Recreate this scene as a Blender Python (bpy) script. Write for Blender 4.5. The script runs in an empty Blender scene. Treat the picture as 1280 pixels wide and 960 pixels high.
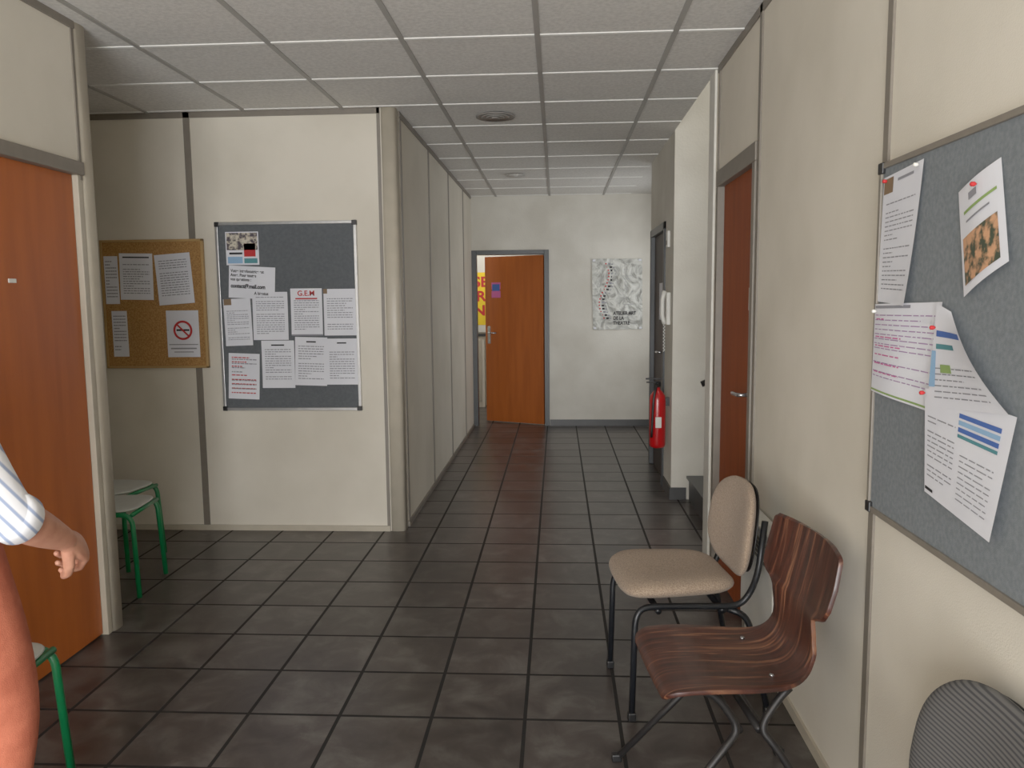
import bpy, bmesh, math, random
from mathutils import Vector, Matrix, Euler
random.seed(7)
S=bpy.context.scene
COL=S.collection
def V(*a): return Vector(a)
def lin(c):
    c=c/255.0
    return c/12.92 if c<=.04045 else ((c+.055)/1.055)**2.4
def rgb(r,g,b): return (lin(r),lin(g),lin(b),1)
# ---------------------------------------------------------------- materials
MATS={}
def mat(name,col,rough=.6,metal=0,col2=None,nscale=8,bump=0,bscale=150,spec=.5,stretch=(1,1,1),detail=4,lo=.35,hi=.65,sheen=0,coat=0):
    if name in MATS: return MATS[name]
    m=bpy.data.materials.new(name); m.use_nodes=True; nt=m.node_tree; N=nt.nodes; L=nt.links
    b=N['Principled BSDF']; b.inputs['Roughness'].default_value=rough; b.inputs['Metallic'].default_value=metal
    b.inputs['Specular IOR Level'].default_value=spec
    if sheen: b.inputs['Sheen Weight'].default_value=sheen
    if coat: b.inputs['Coat Weight'].default_value=coat; b.inputs['Coat Roughness'].default_value=.15
    tc=N.new('ShaderNodeTexCoord'); mp=N.new('ShaderNodeMapping'); mp.inputs['Scale'].default_value=stretch
    L.new(tc.outputs['Object'],mp.inputs[0])
    n=N.new('ShaderNodeTexNoise'); n.inputs['Scale'].default_value=nscale; n.inputs['Detail'].default_value=detail
    L.new(mp.outputs[0],n.inputs['Vector'])
    r=N.new('ShaderNodeValToRGB'); r.color_ramp.elements[0].position=lo; r.color_ramp.elements[1].position=hi
    c2=col2 or tuple(x*.9 for x in col[:3])+(1,)
    r.color_ramp.elements[0].color=c2; r.color_ramp.elements[1].color=col
    L.new(n.outputs[0],r.inputs[0]); L.new(r.outputs[0],b.inputs['Base Color'])
    if bump:
        n2=N.new('ShaderNodeTexNoise'); n2.inputs['Scale'].default_value=bscale; n2.inputs['Detail'].default_value=3
        L.new(mp.outputs[0],n2.inputs['Vector'])
        bp=N.new('ShaderNodeBump'); bp.inputs['Strength'].default_value=bump; bp.inputs['Distance'].default_value=.004
        L.new(n2.outputs[0],bp.inputs['Height']); L.new(bp.outputs[0],b.inputs['Normal'])
    MATS[name]=m; return m
M_panel=mat('panel_cream',rgb(219,211,195),.7,col2=rgb(205,197,180),nscale=1.8,bump=.2,bscale=260,detail=7,lo=.3,hi=.6,spec=.3)
M_plaster=mat('plaster_white',rgb(213,209,198),.85,col2=rgb(197,192,180),nscale=2.2,bump=.4,bscale=60,detail=7,spec=.3)
M_trim=mat('trim_taupe',rgb(118,110,99),.45,nscale=20)
M_trimL=mat('trim_post_beige',rgb(184,174,155),.4,nscale=10)
M_trimW=mat('trim_white',rgb(225,222,212),.4,nscale=10)
M_door=mat('door_orange',rgb(174,86,30),.42,col2=rgb(160,77,25),nscale=3,stretch=(6,6,.6),spec=.35)
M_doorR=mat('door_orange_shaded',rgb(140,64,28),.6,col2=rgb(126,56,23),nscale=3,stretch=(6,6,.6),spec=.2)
M_dark=mat('dark_frame',rgb(50,53,55),.4,nscale=15)
M_darkdoor=mat('dark_door',rgb(34,24,20),.5,nscale=5,stretch=(5,5,.5),spec=.3)
M_base=mat('baseboard_slate',rgb(54,54,54),.4,nscale=12)
M_felt=mat('felt_grey',rgb(86,90,94),.95,col2=rgb(78,82,86),nscale=60,bump=.3,bscale=700)
M_feltR=mat('felt_bluegrey',rgb(114,120,124),.95,col2=rgb(100,106,110),nscale=90,bump=.4,bscale=600,detail=8)
M_cork=mat('cork',rgb(178,132,74),.9,col2=rgb(142,98,50),nscale=120,bump=.4,bscale=250,detail=6)
M_alu=mat('aluminium',rgb(205,205,205),.3,.8,nscale=30)
M_black=mat('black_plastic',rgb(14,14,16),.4,nscale=20)
M_wood=mat('light_wood',rgb(180,142,86),.5,nscale=8,stretch=(1,1,8))
M_paper=mat('paper_white',rgb(225,226,233),.7,nscale=5,col2=rgb(217,218,226))
M_ink=mat('ink_grey',rgb(136,136,144),.8)
M_inkd=mat('ink_black',rgb(24,24,28),.8)
M_red=mat('ink_red',rgb(185,25,28),.7)
M_blue=mat('ink_blue',rgb(60,95,170),.7)
M_pink=mat('ink_pink',rgb(205,95,155),.7)
M_purple=mat('ink_purple',rgb(165,130,175),.7)
M_lightblue=mat('ink_lightblue',rgb(135,175,212),.7)
M_green=mat('ink_green',rgb(135,165,90),.7)
M_brown=mat('ink_brown',rgb(120,95,68),.7)
M_teal=mat('ink_teal',rgb(70,132,140),.7)
M_yellow=mat('poster_yellow',rgb(235,195,20),.6)
M_photo=mat('photo_print',rgb(200,190,170),.5,col2=rgb(60,50,60),nscale=60,lo=.4,hi=.6)
M_food=mat('photo_food',rgb(204,150,110),.5,col2=rgb(56,66,50),nscale=45,lo=.42,hi=.58)
M_steel=mat('steel_chrome',rgb(180,180,180),.25,.9)
M_tubeblk=mat('tube_black',rgb(24,26,30),.35,.3)
M_tubegry=mat('tube_darkgrey',rgb(42,40,40),.45,.5)
M_greentube=mat('tube_green',rgb(8,120,66),.35)
M_stoolseat=mat('stool_seat',rgb(188,190,183),.4,nscale=12)
M_beige=mat('fabric_beige',rgb(164,142,120),.95,col2=rgb(128,106,86),nscale=220,bump=.6,bscale=500,detail=6,sheen=.1)
M_extred=mat('extinguisher_red',rgb(185,8,14),.3,coat=.3)
M_white=mat('white_plastic',rgb(230,228,220),.4)
M_vent=mat('vent_grey',rgb(140,136,130),.5)
M_vent2=mat('vent_pale',rgb(196,193,187),.6)
M_skin=mat('skin',rgb(188,130,104),.5,col2=rgb(172,112,88),nscale=30)
M_orange=mat('trousers_orange',rgb(184,94,66),.85,col2=rgb(164,78,52),nscale=20,bump=.3,bscale=400)
M_hair=mat('hair_brown',rgb(48,32,24),.6,nscale=60,stretch=(4,4,1))
M_shoe=mat('shoe_brown',rgb(60,42,32),.5)
def stripes(name,c1,c2,scale,dirn='X',rough=.9,dist=0,bump=.4,p0=.15,p1=.45):
    m=bpy.data.materials.new(name); m.use_nodes=True; nt=m.node_tree;N=nt.nodes;L=nt.links;b=N['Principled BSDF'];b.inputs['Roughness'].default_value=rough
    tc=N.new('ShaderNodeTexCoord');w=N.new('ShaderNodeTexWave');w.bands_direction=dirn;w.inputs['Scale'].default_value=scale;w.inputs['Distortion'].default_value=dist
    L.new(tc.outputs['Object'],w.inputs['Vector']);r=N.new('ShaderNodeValToRGB');r.color_ramp.elements[0].color=c1;r.color_ramp.elements[1].color=c2
    r.color_ramp.elements[0].position=p0;r.color_ramp.elements[1].position=p1
    L.new(w.outputs[0],r.inputs[0]);L.new(r.outputs[0],b.inputs['Base Color'])
    if bump:
        bp=N.new('ShaderNodeBump');bp.inputs['Strength'].default_value=bump;bp.inputs['Distance'].default_value=.002;L.new(w.outputs[0],bp.inputs['Height']);L.new(bp.outputs[0],b.inputs['Normal'])
    return m
M_cord=stripes('corduroy_grey',rgb(50,50,52),rgb(90,88,86),36,'Z',p0=.1,p1=.7,bump=.2)
M_shirt=stripes('shirt_striped',rgb(140,154,184),rgb(226,226,230),16,'DIAGONAL',bump=0,p0=.05,p1=.3)
def plywood():
    m=bpy.data.materials.new('plywood_dark');m.use_nodes=True;nt=m.node_tree;N=nt.nodes;L=nt.links;b=N['Principled BSDF']
    b.inputs['Roughness'].default_value=.42;b.inputs['Coat Weight'].default_value=.12
    tc=N.new('ShaderNodeTexCoord');mp=N.new('ShaderNodeMapping');mp.inputs['Scale'].default_value=(2.2,30,2.2)
    L.new(tc.outputs['Object'],mp.inputs[0]);n=N.new('ShaderNodeTexNoise');n.inputs['Scale'].default_value=1.7;n.inputs['Detail'].default_value=6;n.inputs['Distortion'].default_value=.9
    L.new(mp.outputs[0],n.inputs['Vector']);r=N.new('ShaderNodeValToRGB');e=r.color_ramp.elements
    e[0].position=.32;e[0].color=rgb(36,14,9);e[1].position=.74;e[1].color=rgb(134,88,60)
    x=r.color_ramp.elements.new(.55);x.color=rgb(70,32,21)
    L.new(n.outputs[0],r.inputs[0]);L.new(r.outputs[0],b.inputs['Base Color']);return m
M_ply=plywood()
def floor_mat():
    m=bpy.data.materials.new('floor_slate_tiles');m.use_nodes=True;nt=m.node_tree;N=nt.nodes;L=nt.links;b=N['Principled BSDF']
    b.inputs['Specular IOR Level'].default_value=.42
    tc=N.new('ShaderNodeTexCoord');mp=N.new('ShaderNodeMapping');mp.inputs['Location'].default_value=(.12+.333*20,-2.63+.333*20,0)
    L.new(tc.outputs['Object'],mp.inputs[0])
    br=N.new('ShaderNodeTexBrick');br.offset=0;br.inputs['Scale'].default_value=1;br.inputs['Brick Width'].default_value=.333;br.inputs['Row Height'].default_value=.333
    br.inputs['Mortar Size'].default_value=.0075;br.inputs['Mortar Smooth'].default_value=.2;br.inputs['Bias'].default_value=0
    br.inputs['Color1'].default_value=(.72,.71,.70,1);br.inputs['Color2'].default_value=(1.18,1.18,1.18,1);br.inputs['Mortar'].default_value=(.05,.05,.05,1)
    L.new(mp.outputs[0],br.inputs['Vector'])
    # offset noise per tile so the slate clouding breaks at the joints
    wn=N.new('ShaderNodeTexWhiteNoise');wn.noise_dimensions='3D'
    sc=N.new('ShaderNodeVectorMath');sc.operation='SCALE';sc.inputs['Scale'].default_value=1/.333;L.new(mp.outputs[0],sc.inputs[0])
    fl=N.new('ShaderNodeVectorMath');fl.operation='FLOOR';L.new(sc.outputs[0],fl.inputs[0]);L.new(fl.outputs[0],wn.inputs['Vector'])
    s2=N.new('ShaderNodeVectorMath');s2.operation='SCALE';s2.inputs['Scale'].default_value=7;L.new(wn.outputs['Color'],s2.inputs[0])
    ad=N.new('ShaderNodeVectorMath');L.new(s2.outputs[0],ad.inputs[0]);L.new(tc.outputs['Object'],ad.inputs[1])
    n=N.new('ShaderNodeTexNoise');n.inputs['Scale'].default_value=6.5;n.inputs['Detail'].default_value=9;n.inputs['Roughness'].default_value=.62;n.inputs['Distortion'].default_value=.5
    L.new(ad.outputs[0],n.inputs['Vector'])
    r=N.new('ShaderNodeValToRGB');e=r.color_ramp.elements;e[0].position=.34;e[0].color=rgb(46,39,37);e[1].position=.68;e[1].color=rgb(86,82,78)
    x=r.color_ramp.elements.new(.5);x.color=rgb(62,55,52)
    L.new(n.outputs[0],r.inputs[0])
    mx=N.new('ShaderNodeMix');mx.data_type='RGBA';mx.blend_type='MULTIPLY';mx.inputs['Factor'].default_value=1
    L.new(r.outputs[0],mx.inputs['A']);L.new(br.outputs['Color'],mx.inputs['B']);L.new(mx.outputs['Result'],b.inputs['Base Color'])
    rr=N.new('ShaderNodeMapRange');rr.inputs['To Min'].default_value=.27;rr.inputs['To Max'].default_value=.37;L.new(n.outputs[0],rr.inputs['Value'])
    ra=N.new('ShaderNodeMath');ra.operation='MULTIPLY_ADD';ra.inputs[1].default_value=.5;L.new(br.outputs['Fac'],ra.inputs[0]);L.new(rr.outputs[0],ra.inputs[2]);L.new(ra.outputs[0],b.inputs['Roughness'])
    sb=N.new('ShaderNodeMath');sb.operation='MULTIPLY_ADD';sb.inputs[1].default_value=-2.0;L.new(br.outputs['Fac'],sb.inputs[0]);L.new(n.outputs[0],sb.inputs[2])
    bp=N.new('ShaderNodeBump');bp.inputs['Strength'].default_value=.2;bp.inputs['Distance'].default_value=.003;L.new(sb.outputs[0],bp.inputs['Height']);L.new(bp.outputs[0],b.inputs['Normal'])
    return m
M_floor=floor_mat()
M_ceil=mat('ceiling_tile',rgb(222,219,213),.95,col2=rgb(204,201,195),nscale=55,bump=.4,bscale=180,detail=6)
M_gridL=mat('grid_grey',rgb(158,155,149),.5)
M_gridX=mat('grid_white',rgb(240,239,234),.5)
# ---------------------------------------------------------------- geometry helpers
def link(o,parent=None):
    COL.objects.link(o)
    if parent: o.parent=parent
    return o
def empty(name,loc=(0,0,0),rotz=0):
    e=bpy.data.objects.new(name,None);e.empty_display_size=.1;e.location=loc;e.rotation_euler=(0,0,rotz);COL.objects.link(e);return e
def mesh(name,vs,fs,mats,parent=None,smooth=False,fm=None):
    me=bpy.data.meshes.new(name);me.from_pydata([tuple(v) for v in vs],[],fs)
    for m in (mats if isinstance(mats,(list,tuple)) else [mats]): me.materials.append(m)
    if fm:
        for p,i in zip(me.polygons,fm): p.material_index=i
    bm=bmesh.new();bm.from_mesh(me);bmesh.ops.recalc_face_normals(bm,faces=bm.faces);bm.to_mesh(me);bm.free()
    if smooth:
        for p in me.polygons:p.use_smooth=True
    return link(bpy.data.objects.new(name,me),parent)
def box(name,x0,x1,y0,y1,z0,z1,m,parent=None,bev=0):
    vs=[(x,y,z) for x in(x0,x1) for y in(y0,y1) for z in(z0,z1)]
    fs=[(0,1,3,2),(4,6,7,5),(0,4,5,1),(2,3,7,6),(0,2,6,4),(1,5,7,3)]
    o=mesh(name,vs,fs,m,parent)
    if bev:
        b=o.modifiers.new('b','BEVEL');b.width=bev;b.segments=3;b.limit_method='ANGLE'
    return o
def boxes(name,lst,m,parent=None,bev=0):
    vs=[];fs=[]
    for (x0,x1,y0,y1,z0,z1) in lst:
        k=len(vs);vs+=[(x,y,z) for x in(x0,x1) for y in(y0,y1) for z in(z0,z1)]
        fs+=[tuple(k+i for i in f) for f in [(0,1,3,2),(4,6,7,5),(0,4,5,1),(2,3,7,6),(0,2,6,4),(1,5,7,3)]]
    o=mesh(name,vs,fs,m,parent)
    if bev:
        b=o.modifiers.new('b','BEVEL');b.width=bev;b.segments=2;b.limit_method='ANGLE'
    return o
def fillet(pts,r,n=6):
    pts=[Vector(p) for p in pts];out=[pts[0]]
    for i in range(1,len(pts)-1):
        a,b,c=pts[i-1],pts[i],pts[i+1]
        ra=min(r,(a-b).length*.48);rc=min(r,(c-b).length*.48)
        p0=b+(a-b).normalized()*ra;p1=b+(c-b).normalized()*rc
        for k in range(n+1):
            t=k/n;out.append(p0*(1-t)**2+b*2*t*(1-t)+p1*t*t)
    out.append(pts[-1]);return out
def sweep_data(pts,radii,segs=12,ref=None,cap=True):
    pts=[Vector(p) for p in pts];n=len(pts);vs=[];fs=[]
    if not isinstance(radii,(list,tuple)): radii=[radii]*n
    side=None
    for i in range(n):
        t=(pts[min(i+1,n-1)]-pts[max(i-1,0)]).normalized()
        if ref is not None:
            s=t.cross(Vector(ref)); s.normalize()
        else:
            if side is None:
                s=t.cross(V(0,0,1)); 
                if s.length<.05: s=t.cross(V(0,1,0))
            else: s=side-t*side.dot(t)
            s.normalize()
        side=s;o=t.cross(s)
        r=radii[i];a,b=(r if isinstance(r,(tuple,list)) else (r,r))
        for k in range(segs):
            an=2*math.pi*k/segs;vs.append(pts[i]+s*a*math.cos(an)+o*b*math.sin(an))
    for i in range(n-1):
        for k in range(segs):
            k2=(k+1)%segs;fs.append((i*segs+k,i*segs+k2,(i+1)*segs+k2,(i+1)*segs+k))
    if cap:
        fs.append(tuple(range(segs-1,-1,-1)));fs.append(tuple((n-1)*segs+k for k in range(segs)))
    return vs,fs
def tube(name,pts,r,m,parent=None,fr=.03,segs=12):
    vs,fs=sweep_data(fillet(pts,fr) if fr else pts,r,segs);return mesh(name,vs,fs,m,parent,True)
def tubes(name,lst,r,m,parent=None,fr=.03,segs=12):
    VS=[];FS=[]
    for p in lst:
        vs,fs=sweep_data(fillet(p,fr) if fr else p,r,segs);k=len(VS);VS+=vs;FS+=[tuple(k+i for i in f) for f in fs]
    return mesh(name,VS,FS,m,parent,True)
def lathe(name,prof,center,m,parent=None,segs=28,axis='z'):
    vs=[];fs=[]
    for (r,z) in prof:
        for k in range(segs):
            a=2*math.pi*k/segs
            vs.append(V(center[0]+r*math.cos(a),center[1]+r*math.sin(a),center[2]+z) if axis=='z' else V(center[0]+z,center[1]+r*math.cos(a),center[2]+r*math.sin(a)))
    for i in range(len(prof)-1):
        for k in range(segs):
            k2=(k+1)%segs;fs.append((i*segs+k,i*segs+k2,(i+1)*segs+k2,(i+1)*segs+k))
    fs.append(tuple(range(segs)));fs.append(tuple((len(prof)-1)*segs+k for k in range(segs)))
    return mesh(name,vs,fs,m,parent,True)
def pad(name,w,h,th,F,m,parent=None,n=4,segs=64,rings=10,p=5):
    vs=[];fs=[]
    def se(a):
        c,s=math.cos(a),math.sin(a)
        return (math.copysign(abs(c)**(2/n),c),math.copysign(abs(s)**(2/n),s))
    rs=[math.sin(math.pi/2*i/rings) for i in range(1,rings+1)]
    for sgn in(1,-1):
        base=len(vs);vs.append(F(0,0,sgn*th/2))
        for r in rs:
            for k in range(segs):
                a,b=se(2*math.pi*k/segs);d=th/2*math.sqrt(max(0,1-r**p))
                vs.append(F(w/2*r*a,h/2*r*b,sgn*d))
        for k in range(segs): fs.append((base,base+1+k,base+1+(k+1)%segs))
        for i in range(rings-1):
            for k in range(segs):
                k2=(k+1)%segs;q=base+1+i*segs;fs.append((q+k,q+k2,q+segs+k2,q+segs+k))
    o=mesh(name,vs,fs,m,parent,True)
    bm=bmesh.new();bm.from_mesh(o.data);bmesh.ops.remove_doubles(bm,verts=bm.verts,dist=1e-5);bmesh.ops.recalc_face_normals(bm,faces=bm.faces);bm.to_mesh(o.data);bm.free()
    return o
def text(name,body,F,u,v,size,m,parent=None,rot=0,bold=0,e=.003,sx=1):
    cu=bpy.data.curves.new(name,'FONT');cu.body=body;cu.size=size;cu.offset=bold
    t=bpy.data.objects.new(name,cu);COL.objects.link(t);bpy.context.view_layer.update()
    me=bpy.data.meshes.new_from_object(t.evaluated_get(bpy.context.evaluated_depsgraph_get()));bpy.data.objects.remove(t)
    c,s=math.cos(rot),math.sin(rot)
    for q in me.vertices:
        x,y=q.co.x*sx,q.co.y;q.co=F(u+x*c-y*s,v+x*s+y*c,e)
    me.materials.clear();me.materials.append(m)
    return link(bpy.data.objects.new(name,me),parent)
PM=[M_paper,M_ink,M_inkd,M_red,M_blue,M_pink,M_purple,M_lightblue,M_green,M_brown,M_teal,M_yellow,M_photo,M_food]
def paper(name,c,F,rects,parent,curl=None,base=0,off=.002):
    tl,tr,br,bl=[Vector(q) for q in c]
    curl=curl or (lambda s,t:0)
    def pt(s,t,e):
        q=(tl*(1-s)+tr*s)*(1-t)+(bl*(1-s)+br*s)*t
        return F(q.x,q.y,off+e+curl(s,t))
    vs=[];fs=[];fm=[];nx,ny=8,10
    for j in range(ny+1):
        for i in range(nx+1): vs.append(pt(i/nx,j/ny,0))
    for j in range(ny):
        for i in range(nx):
            a=j*(nx+1)+i;fs.append((a,a+1,a+nx+2,a+nx+1));fm.append(base)
    for (s0,t0,s1,t1,mi) in rects:
        kx=max(1,int((s1-s0)*8));ky=max(1,int((t1-t0)*10));b0=len(vs)
        for j in range(ky+1):
            for i in range(kx+1): vs.append(pt(s0+(s1-s0)*i/kx,t0+(t1-t0)*j/ky,.0012))
        for j in range(ky):
            for i in range(kx):
                a=b0+j*(kx+1)+i;fs.append((a,a+1,a+kx+2,a+kx+1));fm.append(mi)
    return mesh(name,vs,fs,PM,parent,False,fm)
def lines(t0=.15,t1=.9,n=16,s0=.1,s1=.9,mi=1,fill=.36,prob=.9):
    out=[]
    for k in range(n):
        if random.random()>prob: continue
        t=t0+(t1-t0)*k/n;h=(t1-t0)/n*fill;s=s0;end=s1 if random.random()<.75 else s0+(s1-s0)*random.uniform(.3,.8)
        while s<end:
            w=random.uniform(.04,.13);out.append((s,t,min(s+w,end),t+h,mi));s+=w+.02
    return out
# ---------------------------------------------------------------- dimensions
CZ=2.65; XL=-2.02; XR=.83; YB=4.88; XC=-.985; YF=9.1; YN=-2.6
box('floor',-3.9,2.7,YN-.1,11.3,-.12,0,M_floor)
boxes('ceiling',[(-3.9,XR,YN-.1,YF+.1,CZ,CZ+.08),(XR,1.45,7.1,YF+.1,CZ,CZ+.08)],M_ceil)
gl=[]
for x in [-.085+.61*k for k in range(-6,2)]:
    gl.append((x-.012,x+.012,YN,YF-.002,CZ-.006,CZ+.01))
boxes('ceiling_grid_main_rails',gl,M_gridL)
gx=[];y=3.64-.6*10
while y<YF:
    if y<YN+.05: y+=.6;continue
    if y<3.3: rng=(-2.02,XR-.001)
    elif y<YB: rng=(-3.85,XR-.001)
    else: rng=(XC,XR-.001)
    gx.append((rng[0],rng[1],y-.011,y+.011,CZ-.0045,CZ+.01));y+=.6
boxes('ceiling_grid_cross_rails',gx,M_gridX)
# left wall with door
boxes('wall_left',[(XL-.08,XL,YN,2.36,0,CZ),(XL-.08,XL,2.36,3.30,2.075,CZ),(XL-.08,XL-.035,2.36,3.30,2.03,2.075)],M_panel)
boxes('wall_alcove',[(-3.9,XL-.08,3.2,3.3,0,CZ),(-3.9,-3.8,3.3,YB,0,CZ)],M_panel)
def post(name,x,y,rx,ry,m,z1=CZ,exp=3,z0=0):
    vs=[];fs=[];n=24
    for z in(z0,z1):
        for k in range(n):
            a=2*math.pi*k/n;c,s=math.cos(a),math.sin(a)
            vs.append((x+rx*math.copysign(abs(c)**(2/exp),c),y+ry*math.copysign(abs(s)**(2/exp),s),z))
    for k in range(n):fs.append((k,(k+1)%n,n+(k+1)%n,n+k))
    fs.append(tuple(range(n)));fs.append(tuple(range(n,2*n)))
    return mesh(name,vs,fs,m,None,True)
post('trim_1',XL-.035,3.345,.048,.05,M_trimL)
boxes('trim_2',[(XL-.01,XL+.012,YN,3.30,CZ-.03,CZ),(XL-.01,XL+.012,2.30,2.34,0,CZ),(XL-.01,XL+.006,3.285,3.30,2.0,CZ)],M_trim)
D=empty('door_1')
box('leaf',XL-.06,XL-.02,2.42,3.265,.008,2.02,M_door,D,.002)
boxes('frame',[(XL-.07,XL+.018,2.36,3.30,2.02,2.075),(XL-.07,XL+.016,2.365,2.418,0,2.02)],M_trim,D,.004)
box('jamb',XL-.07,XL+.004,3.268,3.30,0,2.02,M_trimL,D,.003)
box('door_plate',XL-.02,XL-.017,2.83,2.87,1.56,1.575,M_white,D)
box('lock_plate',XL-.02,XL-.016,2.47,2.51,.95,1.17,M_steel,D,.002)
tube('lever',[(XL-.018,2.49,1.05),(XL+.03,2.49,1.05),(XL+.03,2.61,1.05)],.009,M_steel,D,.015)
# board wall
box('wall_board_side',-3.9,-1.06,YB,YB+.07,0,CZ,M_panel)
box('wall_corridor_left',XC-.07,XC,YB+.07,YF,0,CZ,M_panel)
post('trim_3',XC-.048,YB+.048,.052,.058,M_trimL,exp=3.2)
boxes('trim_4',[(-2.31,-2.27,YB-.008,YB,0,CZ),(-3.8,-1.08,YB-.008,YB,CZ-.035,CZ),(-1.098,-1.078,YB-.008,YB,.0,CZ)],M_trim)
boxes('baseboard_board_side',[(-3.8,-1.08,YB-.012,YB,0,.035)],M_trimL)
tl=[(XC,XC+.008,YB+.1,YF-.06,CZ-.035,CZ),(XC,XC+.012,YB+.1,YF-.06,0,.035)]
for y in(5.02,6.1,7.2,8.3): tl.append((XC,XC+.006,y-.018,y+.018,0,CZ))
boxes('trim_5',tl,M_trim)
# far wall with door opening
boxes('wall_far',[(-1.06,-.985,YF,YF+.1,0,CZ),(-.1,1.45,YF,YF+.1,0,CZ),(-.985,-.1,YF,YF+.1,2.04,CZ)],M_plaster)
box('baseboard_far',-.09,1.4,YF-.012,YF,0,.075,M_base)
D=empty('door_2')
boxes('frame',[(-.985,-.93,YF-.02,YF+.1,0,2.04),(-.15,-.095,YF-.02,YF+.1,0,2.04),(-.93,-.15,YF-.02,YF+.1,1.99,2.04)],M_dark,D,.003)
lf=empty('leaf_pivot');lf.parent=D;lf.location=(-.155,YF+.06,0);lf.rotation_euler=(0,0,-math.radians(24))
box('leaf',-.77,0,-.02,.02,.01,1.985,M_door,lf,.002)
boxes('notices',[(-.68,-.56,-.023,-.021,1.6,1.68),(-.68,-.56,-.023,-.021,1.5,1.58)],[M_pink],lf)
box('notice_blue',-.67,-.57,-.025,-.0235,1.58,1.66,M_blue,lf)
box('lock_plate',-.74,-.70,-.026,-.02,.95,1.16,M_steel,lf,.002)
tube('lever',[(-.72,-.022,1.08),(-.72,-.065,1.08),(-.60,-.065,1.08)],.009,M_steel,lf,.015)
# room behind
boxes('wall_back_room',[(-2.6,1.6,11.1,11.2,0,CZ),(-2.7,-2.6,YF+.1,11.2,0,CZ),(1.5,1.6,YF+.1,11.2,0,CZ),(-2.7,1.6,YF+.1,11.2,CZ,CZ+.08),(-2.7,-1.06,YF,YF+.1,0,CZ)],M_plaster)
Fb=lambda u,v,n:V(u,11.1-n,v)
E=empty('yellow_wall_poster')
paper('sheet',[(-1.55,1.86),(-.85,1.86),(-.85,1.12),(-1.55,1.12)],Fb,[],E,base=11)
text('lettering',"MUSE\nUSER\nZONE",Fb,-1.53,1.66,.2,M_red,E,bold=.006,sx=1.15)
E=empty('storage_cabinet');box('carcass',-1.7,-1.0,10.7,11.08,.0,.98,M_panel,E,.004);box('worktop',-1.72,-.98,10.68,11.09,.98,1.02,M_black,E,.003);box('door_panel',-1.66,-1.04,10.685,10.7,.08,.94,M_trimL,E,.003)
# right wall
boxes('wall_right',[(XR,XR+.08,YN,3.37,0,CZ),(XR,XR+.08,3.37,4.2,2.12,CZ),(XR,XR+.08,4.17,4.38,0,2.12),(XR,XR+.08,4.2,4.38,2.12,CZ)],M_panel)
boxes('trim_6',[(XR-.008,XR,3.325,3.36,0,CZ),(XR-.007,XR,2.055,2.085,0,CZ),(XR-.007,XR,.78,.81,0,CZ),(XR-.008,XR,YN,4.2,CZ-.035,CZ),(XR-.007,XR,4.15,4.17,2.12,CZ)],M_trim)
boxes('baseboard_right',[(XR-.01,XR,YN,3.32,0,.04)],M_trimL)
boxes('trim_7',[(XR-.012,XR+.09,4.25,4.395,0,CZ)],M_trimW,None,.006)
D=empty('door_3')
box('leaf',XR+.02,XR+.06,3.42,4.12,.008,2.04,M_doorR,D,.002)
boxes('frame',[(XR-.014,XR+.07,3.37,3.418,0,2.04),(XR-.014,XR+.07,4.122,4.168,0,2.04),(XR-.014,XR+.07,3.37,4.168,2.04,2.12)],M_trim,D,.004)
box('lock_plate',XR+.016,XR+.02,3.46,3.50,.95,1.17,M_steel,D,.002)
tube('lever',[(XR+.018,3.48,1.05),(XR-.035,3.48,1.05),(XR-.035,3.60,1.045)],.009,M_steel,D,.015)
box('notice',XR+.017,XR+.0195,3.46,3.55,1.42,1.52,M_white,D)
# stairwell
boxes('wall_stairwell',[(XR,2.7,5.72,5.82,0,4.5),(2.6,2.7,4.3,5.72,0,4.5),(XR+.08,2.6,4.28,4.38,0,4.5),(XR-.08,2.7,4.28,5.82,4.5,4.6),(XR-.08,XR,4.28,5.82,CZ+.08,4.5),(XR,XR+.08,4.28,4.38,CZ,4.5)],M_plaster)
E=empty('staircase')
st=[]
for k in range(6): st.append((.96+.27*k,2.59,4.40,5.715,(0 if k==0 else .18*k),.18*(k+1)-.02))
boxes('risers',st,M_base,E)
boxes('treads',[(.94+.27*k,2.59,4.40,5.715,.18*(k+1)-.02,.18*(k+1)) for k in range(6)],M_dark,E,.003)
E=empty('stair_handrail');tube('rail',[(1.03,5.66,.86),(1.10,5.66,.89),(2.3,5.66,1.72)],.022,M_black,E);tube('bracket',[(1.2,5.715,.92),(1.2,5.66,.94)],.008,M_black,E,0)
# projecting wall with dark door
boxes('wall_right_far',[(XR,XR+.1,5.82,6.14,0,CZ),(XR,XR+.1,7.02,7.1,0,CZ),(XR,XR+.1,6.14,7.02,2.06,CZ),(XR+.1,1.35,7.0,7.1,0,CZ),(1.35,1.45,7.1,YF,2.3,CZ),(1.35,1.45,7.1,YF,0,.9),(1.35,1.45,7.1,7.5,.9,2.3),(1.35,1.45,8.8,YF,.9,2.3)],M_plaster)
boxes('added_recess_window',[(1.38,1.43,7.5,8.8,.9,.95),(1.38,1.43,7.5,8.8,2.25,2.3),(1.38,1.43,7.5,7.55,.95,2.25),(1.38,1.43,8.75,8.8,.95,2.25),(1.38,1.43,8.12,8.17,.95,2.25)],M_alu)  # unseen window added in the recess to house the corridor fill light
boxes('baseboard_right_far',[(XR-.012,XR,5.72,6.1,0,.09),(XR-.012,.94,5.708,5.72,0,.09)],M_base)
D=empty('door_4')
box('leaf',XR+.02,XR+.06,6.19,6.97,.008,2.0,M_darkdoor,D,.002)
boxes('frame',[(XR-.015,XR+.08,6.13,6.185,0,2.06),(XR-.015,XR+.08,6.975,7.03,0,2.06),(XR-.015,XR+.08,6.13,7.03,2.0,2.06)],M_dark,D,.004)
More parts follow.
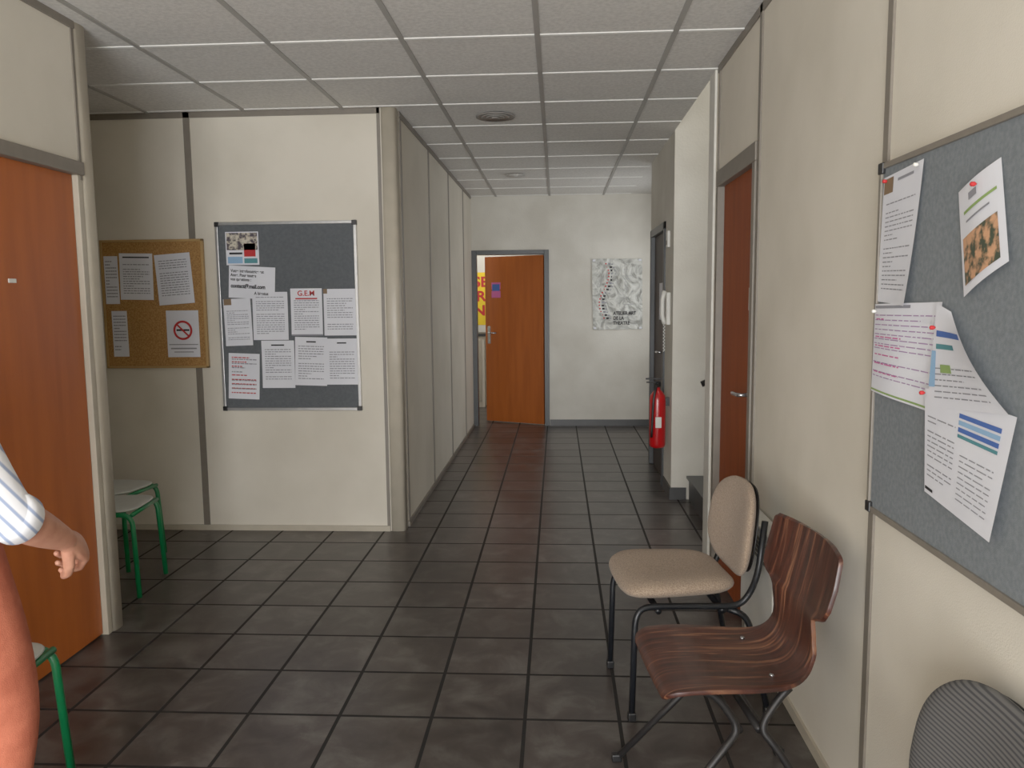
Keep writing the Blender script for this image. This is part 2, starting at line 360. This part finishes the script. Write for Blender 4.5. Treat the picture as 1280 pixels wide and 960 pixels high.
tube('lever',[(XR+.018,6.27,1.05),(XR-.035,6.27,1.05),(XR-.035,6.39,1.045)],.009,M_steel,D,.015)
box('notice',XR+.017,XR+.0195,6.4,6.62,1.3,1.6,M_paper,D)
E=empty('alarm_panel');box('body',XR-.02,XR,5.90,5.98,1.85,1.97,M_white,E,.005);box('grille',XR-.022,XR-.02,5.92,5.96,1.87,1.9,M_trim,E)
E=empty('wall_intercom_phone')
box('base',XR-.03,XR,5.84,5.92,1.28,1.52,M_white,E,.008)
tube('handset',[(XR-.038,5.88,1.29),(XR-.055,5.88,1.34),(XR-.055,5.88,1.47),(XR-.038,5.88,1.53)],.016,M_white,E,.03)
pts=[(XR-.04+.006*math.cos(k*.9),5.88+.006*math.sin(k*.9),1.29-.0035*k) for k in range(60)]
tube('cord',pts,.003,M_white,E,0,6)
E=empty('fire_extinguisher')
cx,cy=XR-.085,5.86
lathe('cylinder',[(.03,.36),(.054,.37),(.06,.39),(.06,.72),(.055,.755),(.035,.785),(.018,.80),(.018,.82)],(cx,cy,0),M_extred,E)
boxes('label',[(cx-.022,cx+.022,cy-.0615,cy-.056,.52,.60)],M_white,E,.001)
lathe('valve',[(.015,.815),(.024,.82),(.024,.85),(.014,.86)],(cx,cy,0),M_black,E)
box('handle_top',cx-.09,cx+.03,cy-.011,cy+.011,.875,.887,M_black,E,.004)
box('handle_bottom',cx-.085,cx+.02,cy-.011,cy+.011,.85,.86,M_black,E,.004)
tube('hose',[(cx,cy-.015,.84),(cx-.02,cy-.06,.83),(cx-.04,cy-.08,.74),(cx-.05,cy-.07,.5),(cx-.05,cy-.06,.45)],.009,M_black,E,.05)
box('bracket',cx+.04,XR,cy-.02,cy+.02,.68,.74,M_black,E)
# entrance behind camera
boxes('wall_entrance',[(XL-.08,XR+.08,YN-.1,YN,2.4,CZ),(XL-.08,XL+.15,YN-.1,YN,0,2.4),(XR-.15,XR+.08,YN-.1,YN,0,2.4)],M_panel)
boxes('window_1',[(XL+.15,XR-.15,YN-.08,YN-.02,0,.08),(XL+.15,XR-.15,YN-.08,YN-.02,2.32,2.4)]+[(x-.03,x+.03,YN-.08,YN-.02,.08,2.32) for x in(-1.84,-1.0,-.2,.65)],M_alu)
for y,sc,mv in((5.14,1,M_vent),(7.54,.75,M_vent2)):
    E=empty('ceiling_vent')
    for i,(a,b) in enumerate([(.125,.105),(.09,.075),(.06,.045),(.028,.001)]):
        lathe('ring_%d'%(i+1),[(b*sc,-.006-.003*i),(a*sc,-.010-.003*i),(a*sc,-.016-.003*i),(b*sc,-.012-.003*i)],(-.39,y,CZ),mv,E)
    lathe('recess',[(.10*sc,-.004),(.10*sc,-.001)],(-.39,y,CZ),M_black if sc==1 else M_trim,E)
# ---------------------------------------------------------------- boards
E=empty('notice_board')
x0,x1,z0,z1=-2.135,-1.24,.79,1.975
box('felt',x0+.01,x1-.01,YB-.02,YB-.002,z0+.01,z1-.01,M_felt,E)
boxes('frame',[(x0,x1,YB-.026,YB-.001,z1-.018,z1),(x0,x1,YB-.026,YB-.001,z0,z0+.018),(x0,x0+.018,YB-.026,YB-.001,z0,z1),(x1-.018,x1,YB-.026,YB-.001,z0,z1)],M_alu,E,.002)
boxes('corners',[(a,a+.03,YB-.029,YB-.001,b,b+.03) for a in(x0-.002,x1-.028) for b in(z0-.002,z1-.028)],M_black,E,.003)
FB=lambda u,v,n:V(u,YB-.02-n,v)
def rect(a,b,c,d,r=0):
    cx,cy=(a+b)/2,(c+d)/2;o=[]
    for (x,y) in((a,c),(b,c),(b,d),(a,d)):
        dx,dy=x-cx,y-cy;o.append((cx+dx*math.cos(r)-dy*math.sin(r),cy+dx*math.sin(r)+dy*math.cos(r)))
    return o
bend=lambda s,t:.006*t*t
paper('flyer_photo',rect(-2.07,-1.86,1.915,1.71),FB,[(.03,.03,.97,.55,12),(.55,.35,.9,.75,3),(.1,.62,.5,.68,2),(.05,.75,.5,.95,7),(.55,.8,.95,.95,10)],E)
paper('contact_sheet',rect(-2.06,-1.765,1.70,1.50,-.06),FB,[],E,off=.004)
text('contact_text_1',"Votre interlocutrice est\nAnne. Pour toutes\nvos questions :",FB,-2.045,1.668,.026,M_inkd,E,-.06,bold=.0008,e=.007,sx=.85)
text('contact_text_2',"contact@mail.com",FB,-2.048,1.572,.034,M_inkd,E,-.06,bold=.0015,e=.007,sx=.85)
text('contact_text_3',"A bientot",FB,-1.90,1.525,.026,M_inkd,E,-.06,bold=.0008,e=.007,sx=.9)
paper('notice_1',rect(-2.10,-1.925,1.50,1.205,.03),FB,lines(.25,.9,16)+[(.02,.0,.3,.13,9)],E,bend)
paper('notice_2',rect(-1.915,-1.69,1.54,1.24),FB,lines(.1,.9,18),E,bend,off=.003)
paper('notice_3',rect(-1.67,-1.47,1.56,1.265),FB,lines(.25,.9,14)+[(.15,.2,.85,.23,3),(.0,.97,1,1,1)],E,bend)
text('notice_title',"G.E.M",FB,-1.625,1.515,.045,M_red,E,bold=.001,e=.006)
paper('notice_4',rect(-1.46,-1.255,1.555,1.265),FB,lines(.2,.9,14)+[(.0,.0,.12,.1,9)],E,bend)
paper('notice_5',rect(-2.09,-1.89,1.155,.865,-.04),FB,lines(.08,.95,9,mi=3,fill=.25)+lines(.12,.95,9,mi=1,fill=.25),E,bend)
paper('notice_6',rect(-1.87,-1.66,1.235,.935),FB,lines(.18,.85,14)+[(.3,.08,.7,.11,2)],E,bend)
paper('notice_7',rect(-1.655,-1.45,1.255,.95,-.03),FB,lines(.18,.9,14)+[(.35,.08,.65,.11,2)],E,bend,off=.004)
paper('notice_8',rect(-1.455,-1.255,1.245,.955),FB,lines(.18,.9,14)+[(.35,.08,.65,.11,2)],E,bend)
E=empty('cork_board')
x0,x1,z0,z1=-2.88,-2.215,1.065,1.875
box('cork_sheet',x0+.01,x1-.01,YB-.028,YB-.012,z0+.01,z1-.01,M_cork,E)
boxes('frame',[(x0,x1,YB-.034,YB-.0085,z1-.014,z1),(x0,x1,YB-.034,YB-.0085,z0,z0+.014),(x0,x0+.014,YB-.034,YB-.0085,z0,z1),(x1-.014,x1,YB-.034,YB-.0085,z0,z1)],M_wood,E,.002)
FC=lambda u,v,n:V(u,YB-.028-n,v)
paper('notice_1',rect(-2.86,-2.77,1.775,1.475),FC,lines(.1,.9,12),E)
paper('notice_2',rect(-2.76,-2.545,1.79,1.50,-.02),FC,lines(.18,.9,14)+[(.1,.07,.9,.1,2)],E)
paper('notice_3',rect(-2.52,-2.29,1.785,1.47,.07),FC,lines(.12,.9,16),E,bend,off=.004)
paper('notice_4',rect(-2.83,-2.73,1.43,1.14),FC,lines(.1,.9,12),E)
paper('no_smoking_sheet',rect(-2.475,-2.265,1.43,1.135),FC,[(.05,.72,.95,.74,1),(.1,.8,.9,.83,1),(.2,.88,.8,.9,1),(.3,.4,.7,.44,2)],E)
def ring(name,F,u,v,r0,r1,m,parent,n=32,e=.004):
    vs=[];fs=[]
    for k in range(n):
        a=2*math.pi*k/n
        vs+= [F(u+r0*math.cos(a),v+r0*math.sin(a),e),F(u+r1*math.cos(a),v+r1*math.sin(a),e)]
    for k in range(n):
        a=2*k;b=2*((k+1)%n);fs.append((a,a+1,b+1,b))
    return mesh(name,vs,fs,m,parent)
ring('no_smoking_ring',FC,-2.37,1.305,.048,.062,M_red,E)
mesh('no_smoking_bar',[FC(-2.413,1.34,.0045),FC(-2.405,1.348,.0045),FC(-2.327,1.27,.0045),FC(-2.335,1.262,.0045)],[(0,1,2,3)],M_red,E)
E=empty('pin_board')
y0,y1,z0,z1=.83,2.035,.93,1.802
XB=XR-.012
box('felt',XB-.016,XB+.002,y0+.01,y1-.01,z0+.01,z1-.01,M_feltR,E)
boxes('frame',[(XB-.022,XB+.004,y0,y1,z1-.014,z1),(XB-.022,XB+.004,y0,y1,z0,z0+.014),(XB-.022,XB+.004,y0,y0+.014,z0,z1),(XB-.022,XB+.004,y1-.014,y1,z0,z1)],M_trim,E,.002)
boxes('corners',[(XB-.025,XB+.004,a,a+.028,b,b+.028) for a in(y0-.002,y1-.026) for b in(z0-.002,z1-.026)],M_black,E,.003)
FR=lambda u,v,n:V(XB-.016-n,u*.962,1.48+(v-1.48)*.965)
def pin(name,u,v,e,m=M_red): lathe(name,[(.0015,.004),(.0045,0),(.0045,-.006),(.002,-.008)],FR(u,v,e),m,E,12,'x')
paper('notice_1',[(2.09,1.775),(1.86,1.785),(1.905,1.455),(2.105,1.465)],FR,lines(.22,.92,20,.12,.9,1,.25)+[(.03,.02,.28,.14,9),(.4,.05,.8,.07,1)],E,lambda s,t:.012*(s*t)**2+.006*s)
paper('flyer_food',[(1.71,1.69),(1.555,1.735),(1.495,1.54),(1.65,1.475)],FR,[(.08,.48,.88,.92,13),(.3,.10,.5,.17,1),(.15,.24,.9,.27,8),(.2,.34,.75,.36,1)],E,lambda s,t:.008*t+.006*math.sin(s*3))
paper('schedule_1',[(2.105,1.458),(1.755,1.465),(1.79,1.22),(2.11,1.232)],FR,lines(.12,.85,14,.03,.97,6,.2)+lines(.16,.85,7,.05,.5,5,.14)+[(.02,.02,.6,.05,1),(.0,.96,1,.98,8)],E,lambda s,t:.004+.004*math.sin(s*5))
paper('schedule_2',[(1.755,1.462),(1.69,1.445),(1.44,1.265),(1.775,1.235)],FR,[(.1,.25,.95,.31,4),(.1,.38,.6,.43,10),(.2,.58,.42,.66,8),(.0,.45,.10,.8,7)]+lines(.5,.95,8,.1,.9,1,.2),E,lambda s,t:.01+.022*s*s*math.sin(t*2.6),off=.004)
paper('schedule_3',[(1.79,1.275),(1.435,1.262),(1.475,1.02),(1.77,1.045)],FR,lines(.25,.9,14,.05,.42,1,.25)+lines(.42,.9,10,.5,.9,1,.2)+[(.45,.12,.9,.16,4),(.45,.18,.9,.22,7),(.45,.24,.9,.28,4),(.45,.30,.9,.33,10),(.02,.93,.15,.96,2)],E,lambda s,t:.006+.014*s*t,off=.008)
for i,(u,v,e,m) in enumerate([(2.07,1.765,.006,M_red),(1.62,1.695,.016,M_red),(1.755,1.41,.018,M_red),(1.78,1.265,.022,M_red),(2.09,1.44,.012,M_white),(1.88,1.775,.014,M_white)]): pin('pin_%d'%(i+1),u,v,e,m)
def crumple():
    m=bpy.data.materials.new('poster_plastic');m.use_nodes=True;nt=m.node_tree;N=nt.nodes;L=nt.links;b=N['Principled BSDF'];b.inputs['Roughness'].default_value=.2
    tc=N.new('ShaderNodeTexCoord');n=N.new('ShaderNodeTexNoise');n.inputs['Scale'].default_value=5;n.inputs['Detail'].default_value=5;n.inputs['Distortion'].default_value=3
    L.new(tc.outputs['Object'],n.inputs['Vector']);r=N.new('ShaderNodeValToRGB');r.color_ramp.elements[0].position=.38;r.color_ramp.elements[0].color=rgb(150,150,143);r.color_ramp.elements[1].position=.6;r.color_ramp.elements[1].color=rgb(206,206,198)
    L.new(n.outputs[0],r.inputs[0]);L.new(r.outputs[0],b.inputs['Base Color']);bp=N.new('ShaderNodeBump');bp.inputs['Strength'].default_value=1;bp.inputs['Distance'].default_value=.03;L.new(n.outputs[0],bp.inputs['Height']);L.new(bp.outputs[0],b.inputs['Normal']);return m
PM.append(crumple())
E=empty('wall_poster');FP=lambda u,v,n:V(u,YF-n,v)
sk=[]
for k in range(18):
    t=.06+.045*k;s=.28+.10*math.sin(t*7.5)
    sk.append((s,t,s+.05,t+.026,2 if k%3 else 1))
    sk.append((s+.06,t+.01,s+.10,t+.025,1))
    sk.append((s-.06,t,s-.03,t+.02,3)) 
    sk.append((.60+.05*random.random(),t,.64+.2*random.random(),t+.004,1))
paper('sheet',[(.395,1.93),(.965,1.925),(.975,1.125),(.41,1.12)],FP,sk,E,lambda s,t:.008+.005*math.sin(s*8+t*5)+.003*math.sin(s*19-t*13),base=14)
text('poster_title',"ATELIER ART\nDE LA\nTHEATRE",FP,.64,1.29,.056,M_inkd,E,bold=.002,e=.021,sx=.8)
for p in[(.42,1.91),(.94,1.91),(.43,1.14),(.95,1.14)]: box('tape',p[0]-.015,p[0]+.015,YF-.02,YF-.001,p[1]-.01,p[1]+.01,M_paper,E)
E=empty('electric_heater')
box('body',XR-.075,XR-.004,2.72,3.20,.18,.62,M_white,E,.01)
boxes('louvres',[(XR-.079,XR-.074,2.76+.0,3.16,.50+.018*k,.508+.018*k) for k in range(5)],M_trim,E)
boxes('louvres_end',[(XR-.07+.0,XR-.012,3.199,3.202,.30+.02*k,.306+.02*k) for k in range(12)],M_trim,E)
# ---------------------------------------------------------------- chairs
def upholstered_chair(name,loc,rz,fab,frame,wseat=.42,backw=.38,backh=.33,nb=2.7,backz=.64,bx=0):
    E=empty(name,loc,rz)
    pad('seat',.42,wseat,.075,lambda u,v,d:V(-.06+u,v*(1-.10*(u/.21)),.455+d-.10*max(0,-u-.13)**1.0+.012*(v/.2)**2),fab,E,n=4.2)
    def FB_(u,v,d):
        t=v/(backh/2)
        return V(.205+bx+.045*(t+1)/2-.055*(u/(backw/2))**2*.6+d, u*(1-.06*t),backz+v)
    pad('back',backw,backh,.05,FB_,fab,E,n=nb)
    def FS_(u,v,d):
        q=FB_(u,v,d);q.x+=.026;return q
    pad('back_shell',backw*.93,backh*.93,.016,FS_,M_black,E,n=nb)
    h=wseat/2-.01
    L=[]
    for s in(-1,1):
        L.append([(-.245,s*h,.011),(-.235,s*h,.38),(-.20,s*(h-.01),.41),(.14,s*(h-.02),.395),(.215+bx,s*(h-.02),.44),(.235+bx,s*(backw/2-.012),.52),(.262+bx,s*(backw/2-.03),.70)])
        L.append([(.10,s*(h-.025),.385),(.17,s*(h-.015),.36),(.245,s*h,.011)])
    L.append([(-.15,-h+.01,.39),(-.15,h-.01,.39)]);L.append([(.08,-h+.01,.385),(.08,h-.01,.385)])
    tubes('frame',L,.0115,frame,E,.05)
    boxes('feet',[(a-.014,a+.014,s*h-.014,s*h+.014,0,.03) for a in(-.245,.245) for s in(-1,1)],M_black,E,.004)
    return E
upholstered_chair('upholstered_chair',(.475,2.87,0),math.radians(7),M_beige,M_tubeblk,backw=.42,backh=.34,bx=-.035)
upholstered_chair('upholstered_chair',(.525,1.315,0),math.radians(0),M_cord,M_tubeblk,wseat=.46,backw=.46,backh=.38,nb=2.6,backz=.595)
def plywood_chair(name,loc,rz):
    E=empty(name,loc,rz)
    prof=[(-.235,.405),(-.225,.422),(-.19,.434),(-.10,.437),(0,.432),(.09,.43),(.145,.442),(.178,.475),(.195,.53),(.205,.60),(.212,.625),(.22,.66),(.235,.72),(.25,.79),(.253,.803)]
    wid=[.18,.20,.212,.213,.207,.192,.172,.152,.14,.142,.200,.226,.230,.222,.20]
    P=[];n=len(prof)
    def cr(a,b,c,d,t): return .5*((2*b)+(-a+c)*t+(2*a-5*b+4*c-d)*t*t+(-a+3*b-3*c+d)*t**3)
    for i in range(n-1):
        for k in range(4):
            t=k/4;g=lambda A,j:A[max(0,min(n-1,j))]
            x=cr(g(prof,i-1)[0],g(prof,i)[0],g(prof,i+1)[0],g(prof,i+2)[0],t);z=cr(g(prof,i-1)[1],g(prof,i)[1],g(prof,i+1)[1],g(prof,i+2)[1],t)
            w=wid[i]*(1-t)+wid[i+1]*t;P.append((x,z,w))
    P.append((prof[-1][0],prof[-1][1],wid[-1]))
    vs=[];fs=[];m=16
    for (x,z,w) in P:
        k=max(0,min(1,(z-.5)/.15))
        for j in range(m+1):
            t=j/m*2-1
            vs.append((x-k*.035*t*t,w*t,z+(1-k)*.008*t*t))
    for i in range(len(P)-1):
        for j in range(m):
            a=i*(m+1)+j;fs.append((a,a+1,a+m+2,a+m+1))
    o=mesh('plywood_shell',vs,fs,M_ply,E,True)
    sd=o.modifiers.new('s','SOLIDIFY');sd.thickness=.011;sd.offset=0
    b=o.modifiers.new('b','BEVEL');b.width=.003;b.segments=2;b.limit_method='ANGLE';b.angle_limit=math.radians(50)
    L=[]
    for s in(-1,1):
        y=s*.15
        L.append([(-.14,y,.425),(-.08,y,.40),(-.02,y*1.05,.31),(-.06,y*1.15,.27),(-.29,y*1.4,.008)])
        L.append([(.12,y,.42),(.09,y,.39),(.035,y*1.05,.31),(.07,y*1.15,.27),(.24,y*1.4,.008)])
        L.append([(-.14,y,.425),(.12,y,.422)])
    L.append([(-.02,-.158,.305),(-.02,.158,.305)]);L.append([(.035,-.158,.305),(.035,.158,.305)])
    tubes('steel_legs',L,.011,M_tubegry,E,.04)
    boxes('feet',[(a-.016,a+.016,s*.21-.012,s*.21+.012,0,.025) for a in(-.29,.24) for s in(-1,1)],M_black,E,.004)
    for i,(x,y) in enumerate([(x,y) for x in(-.1,.08) for y in(-.12,.12)]): lathe('rivet_%d'%(i+1),[(.008,.441),(.006,.446),(.001,.447)],(x,y,-.002),M_steel,E,12)
    return E
plywood_chair('plywood_chair',(.495,2.215,0),math.radians(6))
def stool(name,loc,rz,h=.45,w=.34,spread=0):
    E=empty(name,loc,rz)
    pad('seat',w,w,.022,lambda u,v,d:V(u,v,h-.012+d),M_stoolseat,E,n=4,p=8)
    q=w/2-.01
    L=[]
    for s in(-1,1):
        L.append([(-q-.02-spread,s*(q+.015+spread),.008),(-q,s*q,h-.03),(q,s*q,h-.03),(q+.02+spread,s*(q+.015+spread),.008)])
    tubes('leg_frames',L,.0125,M_greentube,E,.06)
    tubes('rim',[[(-q,-q,h-.032),(-q,q,h-.032)],[(q,-q,h-.032),(q,q,h-.032)]],.011,M_greentube,E,0)
    return E
stool('stool',(-2.30,3.84,0),.12,.46,.34)
stool('stool',(-2.52,4.24,0),-.1,.45,.33)
stool('stool',(-1.69,2.04,0),.08,.46,.34)
# ---------------------------------------------------------------- person
def union(name,parts,m,parent,voxel,smooth_it=4):
    VS=[];FS=[]
    for vs,fs in parts:
        k=len(VS);VS+=vs;FS+=[tuple(k+i for i in f) for f in fs]
    o=mesh(name,VS,FS,m,parent,True)
    r=o.modifiers.new('r','REMESH');r.mode='VOXEL';r.voxel_size=voxel;r.use_smooth_shade=True
    s=o.modifiers.new('s','SMOOTH');s.iterations=smooth_it;s.factor=.5
    return o
def caps(pts,rad):
    pts=[Vector(p) for p in pts]
    R=lambda r,k:(r[0]*k,r[1]*k) if isinstance(r,(tuple,list)) else r*k
    m=lambda r:min(r) if isinstance(r,(tuple,list)) else r
    d0=(pts[0]-pts[1]).normalized();d1=(pts[-1]-pts[-2]).normalized()
    a=[pts[0]+d0*m(rad[0])*.95,pts[0]+d0*m(rad[0])*.75,pts[0]+d0*m(rad[0])*.4];ra=[R(rad[0],.25),R(rad[0],.65),R(rad[0],.92)]
    b=[pts[-1]+d1*m(rad[-1])*.4,pts[-1]+d1*m(rad[-1])*.75,pts[-1]+d1*m(rad[-1])*.95];rb=[R(rad[-1],.92),R(rad[-1],.65),R(rad[-1],.25)]
    return a+pts+b,ra+list(rad)+rb
def limb(pts,rad,ref=None,segs=20,dense=True):
    pts=[Vector(p) for p in pts]
    if dense and len(pts)>2:
        P=[];Q=[];n=len(pts);g=lambda A,j:A[max(0,min(n-1,j))]
        tup=[(r if isinstance(r,(tuple,list)) else (r,r)) for r in rad]
        def cr(a,b,c,d,t): return ((b*2)+(c-a)*t+(a*2-b*5+c*4-d)*(t*t)+(b*3-a-c*3+d)*(t**3))*.5
        for i in range(n-1):
            for k in range(4):
                t=k/4;P.append(cr(g(pts,i-1),g(pts,i),g(pts,i+1),g(pts,i+2),t))
                Q.append(tuple(cr(g(tup,i-1)[c],g(tup,i)[c],g(tup,i+1)[c],g(tup,i+2)[c],t) for c in(0,1)))
        P.append(pts[-1]);Q.append(tup[-1]);pts,rad=P,Q
    p,r=caps(pts,rad);return sweep_data(p,r,segs,ref)
def ellipsoid(c,r,n=20):
    vs=[];fs=[]
    for i in range(1,n):
        a=math.pi*i/n
        for k in range(n*2):
            b=math.pi*k/n;vs.append(V(c[0]+r[0]*math.sin(a)*math.cos(b),c[1]+r[1]*math.sin(a)*math.sin(b),c[2]+r[2]*math.cos(a)))
    for i in range(n-2):
        for k in range(2*n):
            k2=(k+1)%(2*n);fs.append((i*2*n+k,i*2*n+k2,(i+1)*2*n+k2,(i+1)*2*n+k))
    fs.append(tuple(range(2*n)));fs.append(tuple((n-2)*2*n+k for k in range(2*n)))
    return vs,fs
def hand(wrist,d,n,side,curl=(35,60,40)):
    d=Vector(d).normalized();n=Vector(n);n=(n-d*n.dot(d)).normalized();w=d.cross(n)*side
    W=Vector(wrist);parts=[]
    parts.append(limb([W-d*.01,W+d*.03,W+d*.065,W+d*.09],[(.026,.019),(.034,.018),(.040,.016),(.039,.012)],ref=n))
    for i,(o,l) in enumerate(((.030,.94),(.010,1.03),(-.010,.97),(-.029,.78))):
        p=W+d*(.086-.004*abs(i-1))+w*o;pts=[p-d*.02,p];an=0;dd=d+w*(.10*(1.5-i)*.5)
        dd.normalize()
        for c,L_ in zip(curl,(.043,.027,.021)):
            an+=math.radians(c+3*i);v=dd*math.cos(an)+n*math.sin(an);p=p+v*L_*l;pts.append(p)
        parts.append(limb(pts,[.0095,.0098,.0088,.0080,.0070],segs=12,dense=False))
    b=W+d*.022+w*.022+n*.006
    t1=(d*.65+w*.6+n*.45).normalized();t2=(d*.85+w*.15+n*.6).normalized();t3=(d*.75-w*.25+n*.7).normalized()
    parts.append(limb([b,b+t1*.038,b+t1*.038+t2*.030,b+t1*.038+t2*.030+t3*.024],[.015,.0125,.0105,.0085],segs=12,dense=False))
    return parts
PN=empty('walking_person')
cx,cy=-1.445,1.66
sh=V(-1.335,1.61,1.30);el=V(-1.11,1.48,1.06);ha=V(-1.13,1.745,.905)
d=(ha-el).normalized();wr=el+d*.225
tr=[sweep_data([(cx,cy,.76),(cx,cy,.80),(cx,cy,.87),(cx,cy,.92),(cx,cy,.95)],[(.15,.10),(.172,.122),(.176,.125),(.165,.118),(.158,.112)],28,ref=(0,1,0))]
tr.append(limb([(cx+.085,cy,.86),(cx+.095,cy+.05,.66),(cx+.10,cy+.08,.47),(cx+.10,cy+.02,.28),(cx+.10,cy-.04,.09)],[.092,.086,.070,.065,.060]))
tr.append(limb([(cx-.085,cy,.86),(cx-.095,cy+.02,.66),(cx-.10,cy+.0,.47),(cx-.10,cy-.10,.29),(cx-.10,cy-.20,.13)],[.092,.086,.070,.065,.060]))
union('trousers',tr,M_orange,PN,.009,3)
s_=[sweep_data([(cx,cy,.90),(cx,cy,.96),(cx,cy-.005,1.06),(cx,cy-.005,1.18),(cx,cy-.01,1.28),(cx,cy-.015,1.33),(cx,cy-.015,1.38),(cx,cy-.015,1.42)],[(.165,.12),(.158,.116),(.142,.110),(.145,.114),(.150,.112),(.135,.094),(.09,.072),(.062,.060)],28,ref=(0,1,0))]
s_.append(limb([(cx+.08,cy-.015,1.31),sh,sh*.5+el*.5,el+(sh-el)*.12,el+d*.02],[.058,.056,.051,.050,.048]))
s_.append(limb([(cx-.08,cy-.015,1.31),(cx-.145,cy-.01,1.28),(cx-.185,cy-.02,1.16),(cx-.195,cy+.0,1.05),(cx-.19,cy+.03,1.0)],[.058,.056,.052,.05,.052]))
union('shirt',s_,M_shirt,PN,.007,3)
vs,fs=sweep_data([el+d*.0,el+d*.02,el+d*.045,el+d*.05,el+d*.046],[.050,.053,.053,.050,.045],28);mesh('sleeve_cuff',vs,fs,M_shirt,PN,True)
box('belt_buckle',cx-.02,cx+.02,cy+.118,cy+.126,.905,.935,M_steel,PN,.003)
arm=[limb([el+d*.035,el+d*.09,el+d*.15,wr],[.041,.041,.036,(.030,.025)])]
arm+=hand(wr,d,(-.75,.1,-.55),-1,(42,74,48))
union('right_forearm_and_hand',arm,M_skin,PN,.0032,3)
el2=V(cx-.192,cy+.02,1.03);wr2=V(cx-.185,cy+.11,.81);d2=(wr2-el2).normalized()
arm=[limb([el2-d2*.0,el2+d2*.06,el2+d2*.15,wr2],[.042,.042,.035,(.028,.022)])]
arm+=hand(wr2,d2,(.9,.2,.1),1,(18,32,25))
union('left_forearm_and_hand',arm,M_skin,PN,.0032,3)
hx,hy,hz=cx,cy+.015,1.575
hd=[ellipsoid((hx,hy-.005,hz+.02),(.074,.092,.098)),ellipsoid((hx,hy+.02,hz-.045),(.056,.066,.068)),limb([(hx,cy-.015,1.36),(hx,hy-.02,1.45),(hx,hy-.015,1.53)],[.060,.054,.053])]
hd.append(limb([(hx,hy+.085,hz+.025),(hx,hy+.098,hz+.002),(hx,hy+.107,hz-.018)],[.009,.011,.014],segs=12))
for s in(-1,1):
    hd.append(ellipsoid((hx+s*.075,hy-.005,hz),(.009,.018,.030),8));hd.append(ellipsoid((hx+s*.034,hy+.066,hz-.02),(.024,.018,.02),8))
hd.append(ellipsoid((hx,hy+.082,hz-.052),(.024,.010,.006),8));hd.append(ellipsoid((hx,hy+.080,hz-.063),(.021,.010,.007),8))
union('head',hd,M_skin,PN,.0045,2)
for s in(-1,1):
    vs,fs=ellipsoid((hx+s*.031,hy+.078,hz+.012),(.012,.010,.009),8);mesh('eye',vs,fs,M_white,PN,True)
    vs,fs=ellipsoid((hx+s*.031,hy+.0865,hz+.012),(.005,.003,.005),8);mesh('iris',vs,fs,M_hair,PN,True)
    tube('eyebrow',[(hx+s*.016,hy+.088,hz+.033),(hx+s*.032,hy+.087,hz+.038),(hx+s*.048,hy+.078,hz+.032)],.004,M_hair,PN,.005,8)
union('hair',[ellipsoid((hx,hy-.018,hz+.042),(.083,.094,.093)),ellipsoid((hx,hy-.05,hz-.02),(.074,.055,.085)),ellipsoid((hx-.02,hy+.045,hz+.085),(.05,.04,.03))],M_hair,PN,.006,2)
for s,y,zz in((1,cy-.03,0),(-1,cy-.20,.045)):
    x=cx+s*.10
    union('shoe',[limb([(x,y-.06,zz+.045),(x,y+.02,zz+.05),(x,y+.10,zz+.035),(x,y+.17,zz+.028)],[(.036,.042),(.04,.048),(.044,.032),(.036,.024)],ref=(0,0,1))],M_shoe,PN,.007,2)
    boxes('sole',[(x-.042,x+.042,y-.10,y+.20,max(zz-.002,0),zz+.012)],M_black,PN,.01)
# ---------------------------------------------------------------- lights
def area(name,loc,rot,sx,sy,en,col=(1,1,1)):
    l=bpy.data.lights.new(name,'AREA');l.shape='RECTANGLE';l.size=sx;l.size_y=sy;l.energy=en;l.color=col
    o=bpy.data.objects.new(name,l);o.location=loc;o.rotation_euler=rot;COL.objects.link(o);return o
area('daylight_entrance',(-.6,YN-.3,1.3),(math.radians(92),0,0),2.5,2.3,200,(1,.995,.99))
area('daylight_ground_bounce',(-.6,YN-.9,.15),(math.radians(140),0,0),2.6,1.4,135,(1,.995,.99))
area('daylight_stairwell',(1.7,5.05,4.4),(0,0,0),1.2,1.0,19,(1,.995,.98))
area('fill_far_recess',(1.44,8.15,1.6),(math.radians(75),0,math.radians(90)),1.2,1.3,8,(1,.995,.985))  # added fill light, hidden in the recess, brightens the far corridor
area('lamp_back_room',(-1.2,10.2,2.6),(0,0,0),1.0,1.0,22,(1,.98,.93))
W=bpy.data.worlds.new('world');S.world=W;W.use_nodes=True;W.node_tree.nodes['Background'].inputs[0].default_value=(.85,.92,1,1);W.node_tree.nodes['Background'].inputs[1].default_value=.9
cam=bpy.data.cameras.new('camera');co=bpy.data.objects.new('camera',cam);COL.objects.link(co)
Rm=Matrix.Rotation(.0585,4,'Z')@Matrix.Rotation(math.pi/2-.1077,4,'X')@Matrix.Rotation(-.01,4,'Z')
co.matrix_world=Matrix.Translation((0,0,1.48))@Rm
cam.sensor_width=36;cam.lens=980/1280*36;cam.clip_start=.05
S.camera=co
S.view_settings.view_transform='Standard'
S.view_settings.gamma=1.25
